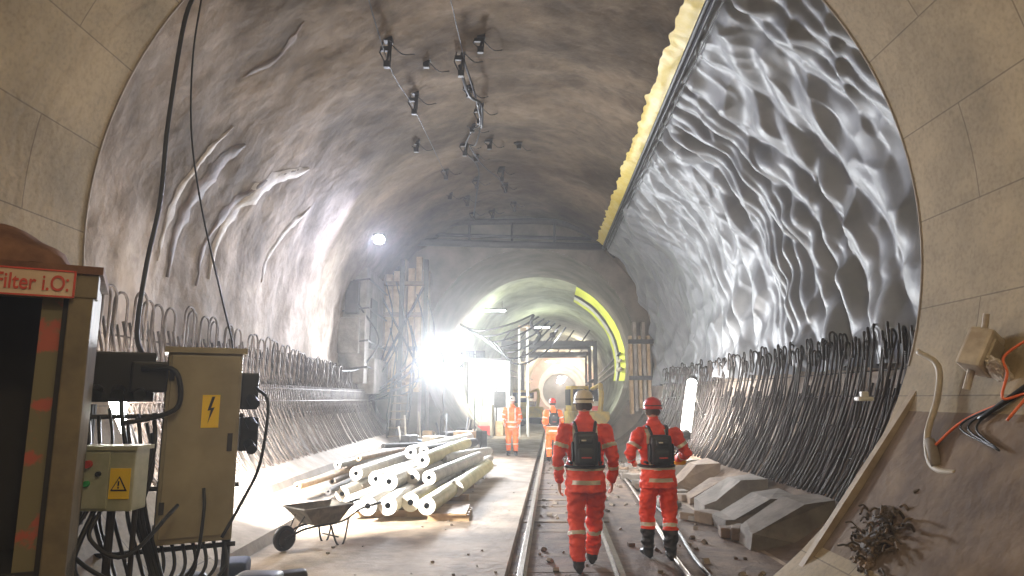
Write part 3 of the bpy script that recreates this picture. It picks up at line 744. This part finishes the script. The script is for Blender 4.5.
mb.obj('debris_heap',[mat('dark_debris',(.04,.03,.022),(.10,.072,.05),scale=12,rough=.8),KICKB])
mb=MB()
mb.box((3.95,7.7,1.72),(4.13,7.82,1.77),0,bev=.02); mb.box((4.0,7.72,1.77),(4.08,7.78,1.83),0,bev=.01)
mb.obj('paper_scrap',[WHITE])
# ------------------------------------------------------------ lamps
def flood(name,loc,target,power,col,size=.35,em=ECOOL,heads=1,stand=True,spread=120):
    P0=empty(name,loc)
    d=(V(target)-V(loc)).normalized(); q=d.to_track_quat('-Z','Y').to_matrix().to_4x4()
    for h in range(heads):
        mb=MB(); o=V(((h-(heads-1)/2)*size*1.15,0,0))
        M_=Matrix.Translation(o)@q
        s=size/2
        mb.box((-s,-s*.9,.0),(s,s*.9,.1),0,M_,bev=.01)
        k_=20; mb.add([M_@V((s*.88*math.cos(2*math.pi*k/k_),s*.80*math.sin(2*math.pi*k/k_),-.008)) for k in range(k_)],[tuple(range(k_))],1)
        for k in range(5): mb.box((-s*.8+k*s*.38,-s*.6,.1),(-s*.75+k*s*.38,s*.6,.15),0,M_)
        mb.obj('lamp_head',[DARK,em],P0)
    if stand:
        mb=MB(); 
        mb.tube([(0,.05,-.1),(0,.05,-loc[2]+.02)],.025,0,6)
        for k in range(3):
            a=k*2.1; mb.tube([(0,.05,-loc[2]+.5),(.35*math.cos(a),.05+.35*math.sin(a),-loc[2]+.02)],.015,0,6)
        mb.obj('stand',[DARK],P0)
    light('lamp_light','AREA',V(loc)+d*.08,power,col,P0,size*heads,target,spread)
    return P0
flood('floodlight',(-4.0,8.4,1.75),(-2.5,12,.4),800,(1,.97,.93),.4,spread=110)
flood('floodlight.001',(-2.3,22.6,3.05),(-.6,8,1.9),1000,(.93,.96,1),.6,heads=2,spread=120)
flood('floodlight.002',(-3.6,17.6,6.0),(-3.2,10,2.5),240,(.72,.75,1),.32,stand=False,spread=150)
flood('container_fill_light',(-1.6,29,3.6),(-1.0,36,2.4),650,(.95,1,.95),.4,heads=2,spread=150)  # extra lamp, added to brighten the front of the site container
flood('strip_fill_light',(1.9,30.4,4.6),(4.6,32.5,4.2),110,(1,1,.92),.25,stand=False,spread=150)  # fill lamp added to light the yellow strip beyond the portal
def tube_lamp(name,loc,a,b,power,p):
    T=empty(name,loc); a=V(a);b=V(b); d=(b-a).normalized()
    mb=MB(); mb.tube([a,b],.11,0,10); mb.tube([a-d*.12,a],.12,1,10); mb.tube([b,b+d*.12],.12,1,10); mb.tube([b-d*.1,b+V((.4,.1,-1.2))],.025,1,6)
    mb.obj('tube',[ETUBE,DARK],T,True)
    light('lamp_light','POINT',p,power,(1,.95,.9),T,.2)
tube_lamp('tube_lamp',(4.02,15.2,1.62),(-.28,-.5,-.6),(.20,.6,.5),260,(3.5,14.9,1.8))
tube_lamp('tube_lamp.001',(-4.5,7.75,1.5),(-.02,0,-.45),(-.1,.1,.5),90,(-4.3,8.1,1.9))
def tl(name,loc,power,col,em):
    P0=empty(name,loc); mb=MB(); mb.box((-.6,-.1,0),(.6,.1,.1),0,bev=.02); mb.box((-.55,-.08,-.03),(.55,.08,.0),1); mb.tube([(-.4,0,.1),(-.4,0,.5)],.01,0,5); mb.tube([(.4,0,.1),(.4,0,.5)],.01,0,5)
    mb.obj('fixture',[DARK,em],P0)
    light('lamp_light','POINT',(loc[0],loc[1],loc[2]-.2),power,col,P0,.3)
tl('tunnel_lamp',(1.2,-1.2,6.6),400,(1,.79,.46),EWARM)
tl('tunnel_lamp.001',(-1.5,-8,6.6),250,(1,.79,.46),EWARM)
tl('tunnel_lamp.002',(1.0,2.6,7.2),60,(1,.79,.46),EWARM)
for i,(y,x,z,p,c) in enumerate(((34,-.9,6.2,200,(.85,1,.75)),(44,2.0,6.4,400,(.85,1,.78)),(60,6.0,6.2,900,(1,.92,.75)),(78,4.5,6,2000,(1,.8,.65)),(84,7.5,6,1200,(1,.75,.6)))):
    tl('tunnel_lamp.%03d'%(i+3),(x,y,z),p,c,ECOOL if i<2 else EWARM)
for i,(y,z) in enumerate(((92,4.6),(104,4.6),(116,4.5))):
    tl('tunnel_lamp.%03d'%(i+8),(xc3(86)+.06*(y-86),y,z),2200,(1,.9,.75),ECOOL)
# ------------------------------------------------------------ people
SKIN=mat('skin',(.55,.30,.21),rough=.5); HAIR=mat('hair',(.06,.035,.02),rough=.7)
SILV=mat('reflective_tape',(.62,.60,.52),rough=.35,metal=.2)
BOOT=mat('boot_black',(.015,.014,.013),rough=.5)
def loft(bm,rings,n=18):
    prev=None;first=None
    for (c,s,f,a,b_) in rings:
        vs=[bm.verts.new(V(c)+V(s)*a*math.cos(2*math.pi*k/n)+V(f)*b_*math.sin(2*math.pi*k/n)) for k in range(n)]
        if prev:
            for k in range(n): bm.faces.new((prev[k],prev[(k+1)%n],vs[(k+1)%n],vs[k]))
        else: first=vs
        prev=vs
    bm.faces.new(first[::-1]); bm.faces.new(prev)
def limb(bm,pts,rad,n=14,flat=1.0):
    pts=[V(p) for p in pts]; R=[]
    d0=(pts[1]-pts[0]).normalized(); d1=(pts[-1]-pts[-2]).normalized()
    pp=[pts[0]-d0*rad[0]*.6]+pts+[pts[-1]+d1*rad[-1]*.6]; rr=[rad[0]*.6]+list(rad)+[rad[-1]*.6]
    for i,p in enumerate(pp):
        t=(pp[min(i+1,len(pp)-1)]-pp[max(0,i-1)]).normalized()
        s=V((1,0,0)); s=(s-t*s.dot(t)); s=s.normalized() if s.length>.05 else t.orthogonal().normalized()
        R.append((p,s,t.cross(s),rr[i],rr[i]*flat))
    loft(bm,R,n)
def ball(bm,c,s,sub=3):
    r=bmesh.ops.create_icosphere(bm,subdivisions=sub,radius=1)
    for v in r['verts']: v.co=V((v.co.x*s[0],v.co.y*s[1],v.co.z*s[2]))+V(c)
def remesh(bm,vox,sm=3):
    bmesh.ops.recalc_face_normals(bm,faces=bm.faces[:])
    me=bpy.data.meshes.new('tmp'); bm.to_mesh(me); bm.free()
    o=bpy.data.objects.new('tmp',me); S.collection.objects.link(o)
    r=o.modifiers.new('r','REMESH'); r.mode='VOXEL'; r.voxel_size=vox
    s=o.modifiers.new('s','SMOOTH'); s.iterations=sm; s.factor=.5
    dg=bpy.context.evaluated_depsgraph_get(); dg.update()
    m2_=bpy.data.meshes.new_from_object(o.evaluated_get(dg))
    bpy.data.objects.remove(o); bpy.data.meshes.remove(me)
    return m2_
def sdist(p,a,b_):
    ab=b_-a; t=max(0,min(1,(p-a).dot(ab)/max(1e-9,ab.length_squared)))
    return (p-(a+ab*t)).length,t
def hand(name,w,d,nrm,th,mt,parent,curl=.5):
    w,d,nrm,th=V(w),V(d).normalized(),V(nrm),V(th)
    nrm=(nrm-d*nrm.dot(d)).normalized(); th=(th-d*th.dot(d)-nrm*th.dot(nrm)).normalized()
    bm=bmesh.new()
    loft(bm,[(w-d*.03,th,nrm,.027,.021),(w+d*.01,th,nrm,.030,.019),(w+d*.045,th,nrm,.040,.016),(w+d*.085,th,nrm,.041,.014),(w+d*.098,th,nrm,.034,.010)],14)
    for o,l in((.031,.068),(.0105,.078),(-.010,.073),(-.030,.056)):
        p=w+d*.085+th*o; dd=d.copy(); pts=[p]
        for k,f in enumerate((.45,.32,.23)):
            dd=(dd*math.cos(curl*(.6+.3*k))+nrm*math.sin(curl*(.6+.3*k))).normalized(); p=p+dd*l*f; pts.append(p)
        limb(bm,pts,[.0095,.009,.0085,.007],8)
    p=w+d*.025+th*.028
    limb(bm,[p,p+th*.026+d*.022+nrm*.01,p+th*.034+d*.052+nrm*.02,p+th*.03+d*.073+nrm*.028],[.013,.0115,.010,.008],8)
    me=remesh(bm,.004,2); me.name=name; me.materials.append(mt)
    me.polygons.foreach_set('use_smooth',[True]*len(me.polygons))
    return link(bpy.data.objects.new(name,me),parent)
def person(name,loc,rot,J,cloth,helmet_c,bootz=.13,scale=1,pack=True,face_detail=True,vox=.0105):
    P0=empty(name,loc,rot); P0.scale=(scale,)*3
    bm=bmesh.new(); sh=J.get('shift',V((0,0,0)))
    X_=V((1,0,0));Y_=V((0,1,0))
    lean=J.get('lean',(0,0))
    def tz(z,dx=0,dy=0): 
        t=(z-.9)/.6; return V((sh.x*1+lean[0]*t+dx,lean[1]*t+dy,z))
    prof=[(.79,.212,.160),(.86,.212,.158),(.95,.203,.150),(1.05,.190,.138),(1.17,.195,.140),(1.30,.212,.146),(1.39,.214,.138),(1.45,.185,.115),(1.49,.125,.092),(1.53,.082,.080),(1.56,.078,.078)]
    loft(bm,[(tz(z),X_,Y_,a,b_) for z,a,b_ in prof],24)
    hd=tz(1.665,J.get('hx',0),J.get('hy',.02))
    limb(bm,[tz(1.50),tz(1.60,J.get('hx',0)*.7,.012)],[.06,.056])
    ball(bm,hd,(.077,.096,.118)); ball(bm,hd+V((0,.05,-.055)),(.052,.05,.055))
    if face_detail:
        ball(bm,hd+V((0,.10,-.012)),(.013,.022,.025),2); ball(bm,hd+V((0,.093,-.055)),(.026,.012,.01),2)
        for s in(-1,1): ball(bm,hd+V((s*.08,-.005,-.01)),(.012,.02,.032),2)
    segs=[(tz(.84),tz(1.45),.16,'torso'),(tz(1.50),tz(1.60),.05,'neck'),(hd-V((0,0,.04)),hd+V((0,0,.04)),.08,'head')]
    for sd in('l','r'):
        hip,kn,an_,toe=[V(q) for q in J['leg_'+sd]]
        mid=hip.lerp(kn,.45)+V((0,-.01,0)); cf=kn.lerp(an_,.4)+V((0,-.02,0))
        limb(bm,[hip,mid,kn,cf,kn.lerp(an_,.8),an_+V((0,0,.03))],[.112,.104,.086,.086,.074,.066],16)
        d=(toe-an_); d.z=0; dn=d.normalized()
        heel=an_-dn*.06
        side=V((dn.y,-dn.x,0))
        base=an_.z-.085
        up=V((0,0,1))
        rings=[]
        for t,w_,h_ in((0,.034,.035),(.12,.043,.055),(.4,.046,.055),(.65,.052,.042),(.85,.05,.032),(1,.032,.02)):
            c=heel.lerp(V((toe.x,toe.y,0)),t); c.z=base+(toe.z-base)*t*t+h_+.002
            rings.append((c,side,up,w_,h_))
        loft(bm,rings,14)
        limb(bm,[an_+V((0,0,-.03)),kn.lerp(an_,max(0,1-(bootz/.42)))],[.058,.068 if bootz>.2 else .062],14)
        segs+=[(hip,kn,.1,'thigh'),(kn,an_,.07,'shin'),(heel+V((0,0,-.05)),toe,.045,'boot')]
        sh_,el,wr=[V(q) for q in J['arm_'+sd]]
        limb(bm,[sh_,sh_.lerp(el,.5),el,el.lerp(wr,.45),wr],[.078,.073,.063,.058,.047],14)
        ball(bm,sh_,(.075,.075,.07),2)
        segs+=[(sh_,el,.06,'uarm'),(el,wr,.05,'farm')]
    me=remesh(bm,vox,3); me.name='body'
    for m in(cloth,SILV,BOOT,SKIN,HAIR): me.materials.append(m)
    seed=random.random()*50
    nrm=[v.normal.copy() for v in me.vertices]
    for v,nn in zip(me.vertices,nrm):
        if .12<v.co.z<1.50:
            q=v.co
            w=noise.noise(V((q.x*9,q.y*9,q.z*18+seed)))*.020+noise.noise(V((q.x*20+seed,q.y*20,q.z*34)))*.011
            v.co+=nn*w
    for pl in me.polygons:
        c=pl.center; best=None
        for a,b_,r,lab in segs:
            d,t=sdist(c,a,b_); d-=r
            if best is None or d<best[0]: best=(d,t,lab)
        lab=best[2];t=best[1]; mi=0
        if lab=='torso':
            z=c.z
            if .865<z<.91 or 1.0<z<1.05: mi=1
            elif 1.05<z<1.46 and .085<abs(c.x-sh.x-lean[0]*((z-.9)/.6))<.13: mi=1
        elif lab=='uarm':
            if .52<t<.66: mi=1
        elif lab=='farm':
            if .35<t<.5: mi=1
        elif lab=='shin':
            if c.z<bootz: mi=2
            elif .02<t<.11 or .26<t<.36: mi=1
        elif lab=='boot': mi=2
        elif lab=='neck': mi=3 if c.z>1.555 else 0
        elif lab=='head':
            mi=3
            if c.y<hd.y+.0 and c.z>hd.z-.05: mi=4
            if c.z>hd.z+.05: mi=4
        pl.material_index=mi; pl.use_smooth=True
    link(bpy.data.objects.new('body',me),P0)
    for sd,s in(('l',-1),('r',1)):
        sh_,el,wr=[V(q) for q in J['arm_'+sd]]
        d=(wr-el).normalized(); hd_d=J.get('hand_'+sd,d)
        hand('hand_'+sd,wr+d*.03,hd_d,(-s,0.2,0),(0,1,.2),SKIN,P0,J.get('curl',.5))
    mb=MB()
    for s in(-1,1): mb.box((hd.x+s*.03-.010,hd.y+.086,hd.z-.004),(hd.x+s*.03+.010,hd.y+.095,hd.z+.006),0,bev=.003)
    mb.obj('eyes',[BLK],P0)
    mb=MB(); vs=[];fs=[];n=28;c=hd+V((0,-.005,.035))
    rg=[(0,1.0),(.25,.99),(.5,.93),(.72,.80),(.88,.60),(.97,.32),(1.0,.04)]
    def rim(k,a0,b0,z):
        an_=2*math.pi*k/n; x=math.cos(an_);y=math.sin(an_)
        return c+V((x*a0,y*b0,z))
    L0=[[rim(k,.118,(.150 if math.sin(2*math.pi*k/n)<=0 else .150+.045*math.sin(2*math.pi*k/n)),-.010 -.012*max(0,math.sin(2*math.pi*k/n))) for k in range(n)],
        [rim(k,.106,.130,.004) for k in range(n)]]
    for h,r in rg: L0.append([rim(k,.104*r,.128*r,.012+.118*h+(.006 if abs(math.cos(2*math.pi*k/n))<.25 and h>.1 else 0)) for k in range(n)])
    for r_ in L0: vs+=r_
    for i in range(len(L0)-1):
        for k in range(n): fs.append((i*n+k,i*n+(k+1)%n,(i+1)*n+(k+1)%n,(i+1)*n+k))
    fs.append(tuple((len(L0)-1)*n+k for k in range(n)))
    mb.add(vs,fs,0)
    mb.tube([rim(k,.107,.131,.03) for k in range(n+1)],.006,1,5)
    mb.box(tuple(c+V((-.02,.125,.03))),tuple(c+V((.02,.155,.065))),1,bev=.006)
    mb.obj('helmet',[helmet_c,BLK],P0,True)
    if pack:
        mb=MB(); T0=tz(1.2)
        def pb(x0,x1,y0,y1,z0,z1,m,bev): 
            mb.box((T0.x+x0,y0+lean[1]*.5,z0),(T0.x+x1,y1+lean[1]*.5,z1),m,bev=bev)
        pb(-.125,.125,-.265,-.125,1.06,1.40,0,.05); pb(-.09,.09,-.30,-.25,1.08,1.24,0,.03); pb(-.075,.075,-.300,-.258,1.28,1.35,0,.02)
        pb(-.05,.05,-.310,-.297,1.14,1.155,2,.003); pb(-.05,.0,-.306,-.297,1.31,1.325,1,.003)
        pb(-.15,-.12,-.24,-.15,1.10,1.30,0,.02); pb(.12,.15,-.24,-.15,1.10,1.30,0,.02)
        for s in(-1,1):
            mb.tube(catm([(T0.x+s*.09,-.14,1.40),(T0.x+s*.11,-.06,1.485),(T0.x+s*.115,.07,1.465),(T0.x+s*.12,.145,1.36),(T0.x+s*.13,.145,1.2),(T0.x+s*.17,.06,1.1),(T0.x+s*.15,-.13,1.08)],5),.017,0,6)
        mb.tube([T0+V((.203*math.cos(a),.153*math.sin(a),-.16)) for a in lin(0,2*math.pi,24)],.018,0,6)
        mb.obj('rescue_backpack',[BLK,SILV,SRED],P0,True)
    return P0
RED=mat('hivis_red',(.72,.04,.012),(.92,.075,.02),scale=6,rough=.65)
ORG=mat('hivis_orange',(.90,.14,.012),(1.0,.20,.02),scale=6,rough=.6)
HW=mat('helmet_white',(.70,.64,.55),rough=.35); HR=mat('helmet_red',(.60,.03,.02),rough=.35)
G=-.065
J1=dict(leg_l=[(-.10,0,.90),(-.10,.02,.50),(-.085,-.10,.09),(-.10,.10,.02)],
        leg_r=[(.10,0,.90),(.10,.14,.50),(.07,.26,.10),(.09,.47,.05)],
        arm_l=[(-.205,0,1.42),(-.285,-.03,1.14),(-.275,.05,.89)],
        arm_r=[(.205,0,1.42),(.285,-.05,1.14),(.285,.09,.90)],lean=(0,.04),hx=.0,hy=.03)
person('construction_worker',(.80,7.5,G+.0),math.radians(-3),J1,RED,HW,bootz=.12,scale=1.045)
J2=dict(leg_l=[(-.10,0,.90),(-.125,.10,.50),(-.13,.05,.09),(-.15,.26,.02)],
        leg_r=[(.10,0,.90),(.12,.02,.49),(.09,-.10,.09),(.12,.10,.02)],
        arm_l=[(-.205,0,1.42),(-.335,-.02,1.18),(-.26,.20,1.08)],
        arm_r=[(.205,0,1.42),(.345,-.02,1.18),(.30,.20,1.10)],lean=(-.02,.05),hx=.01,hy=.03,curl=.9)
W2=person('construction_worker.001',(1.71,8.05,G),math.radians(4),J2,RED,HR,bootz=.33,scale=1.0)
mb=MB(); mb.box((.27,.22,1.02),(.42,.34,1.14),0,bev=.03); mb.tube(catm([(.29,.26,1.13),(.34,.27,1.19),(.4,.28,1.13)],4),.012,1,6)
mb.obj('hand_lamp',[SYEL,BLK],W2,True)
J3=dict(leg_l=[(-.10,0,.90),(-.12,.08,.50),(-.12,.02,.09),(-.14,.22,.02)],
        leg_r=[(.10,0,.90),(.11,.03,.49),(.11,-.09,.09),(.13,.11,.02)],
        arm_l=[(-.205,0,1.42),(-.27,-.03,1.15),(-.22,.14,.98)],
        arm_r=[(.205,0,1.42),(.27,-.03,1.15),(.24,.16,1.0)],lean=(0,.02),hx=0,hy=.03)
person('construction_worker.002',(-.0,21.2,0),math.radians(176),J3,ORG,HW,bootz=.15,pack=False,vox=.014)
person('construction_worker.003',(1.2,19.9,G),math.radians(5),J3,ORG,HR,bootz=.15,vox=.014)
# ------------------------------------------------------------ world + camera
w=bpy.data.worlds.new('World'); S.world=w; w.use_nodes=True
w.node_tree.nodes['Background'].inputs[0].default_value=(.5,.45,.4,1); w.node_tree.nodes['Background'].inputs[1].default_value=.05
vs_=w.node_tree.nodes.new('ShaderNodeVolumeScatter'); vs_.inputs['Density'].default_value=.0042; vs_.inputs['Anisotropy'].default_value=.65
w.node_tree.links.new(vs_.outputs[0],w.node_tree.nodes['World Output'].inputs['Volume'])
cd=bpy.data.cameras.new('Camera'); cam=bpy.data.objects.new('Camera',cd); S.collection.objects.link(cam)
cd.sensor_width=36; cd.lens=23.45; cd.clip_end=400
cam.location=(0,0,1.75); cam.rotation_euler=(math.radians(90+9.4),0,0)
S.camera=cam
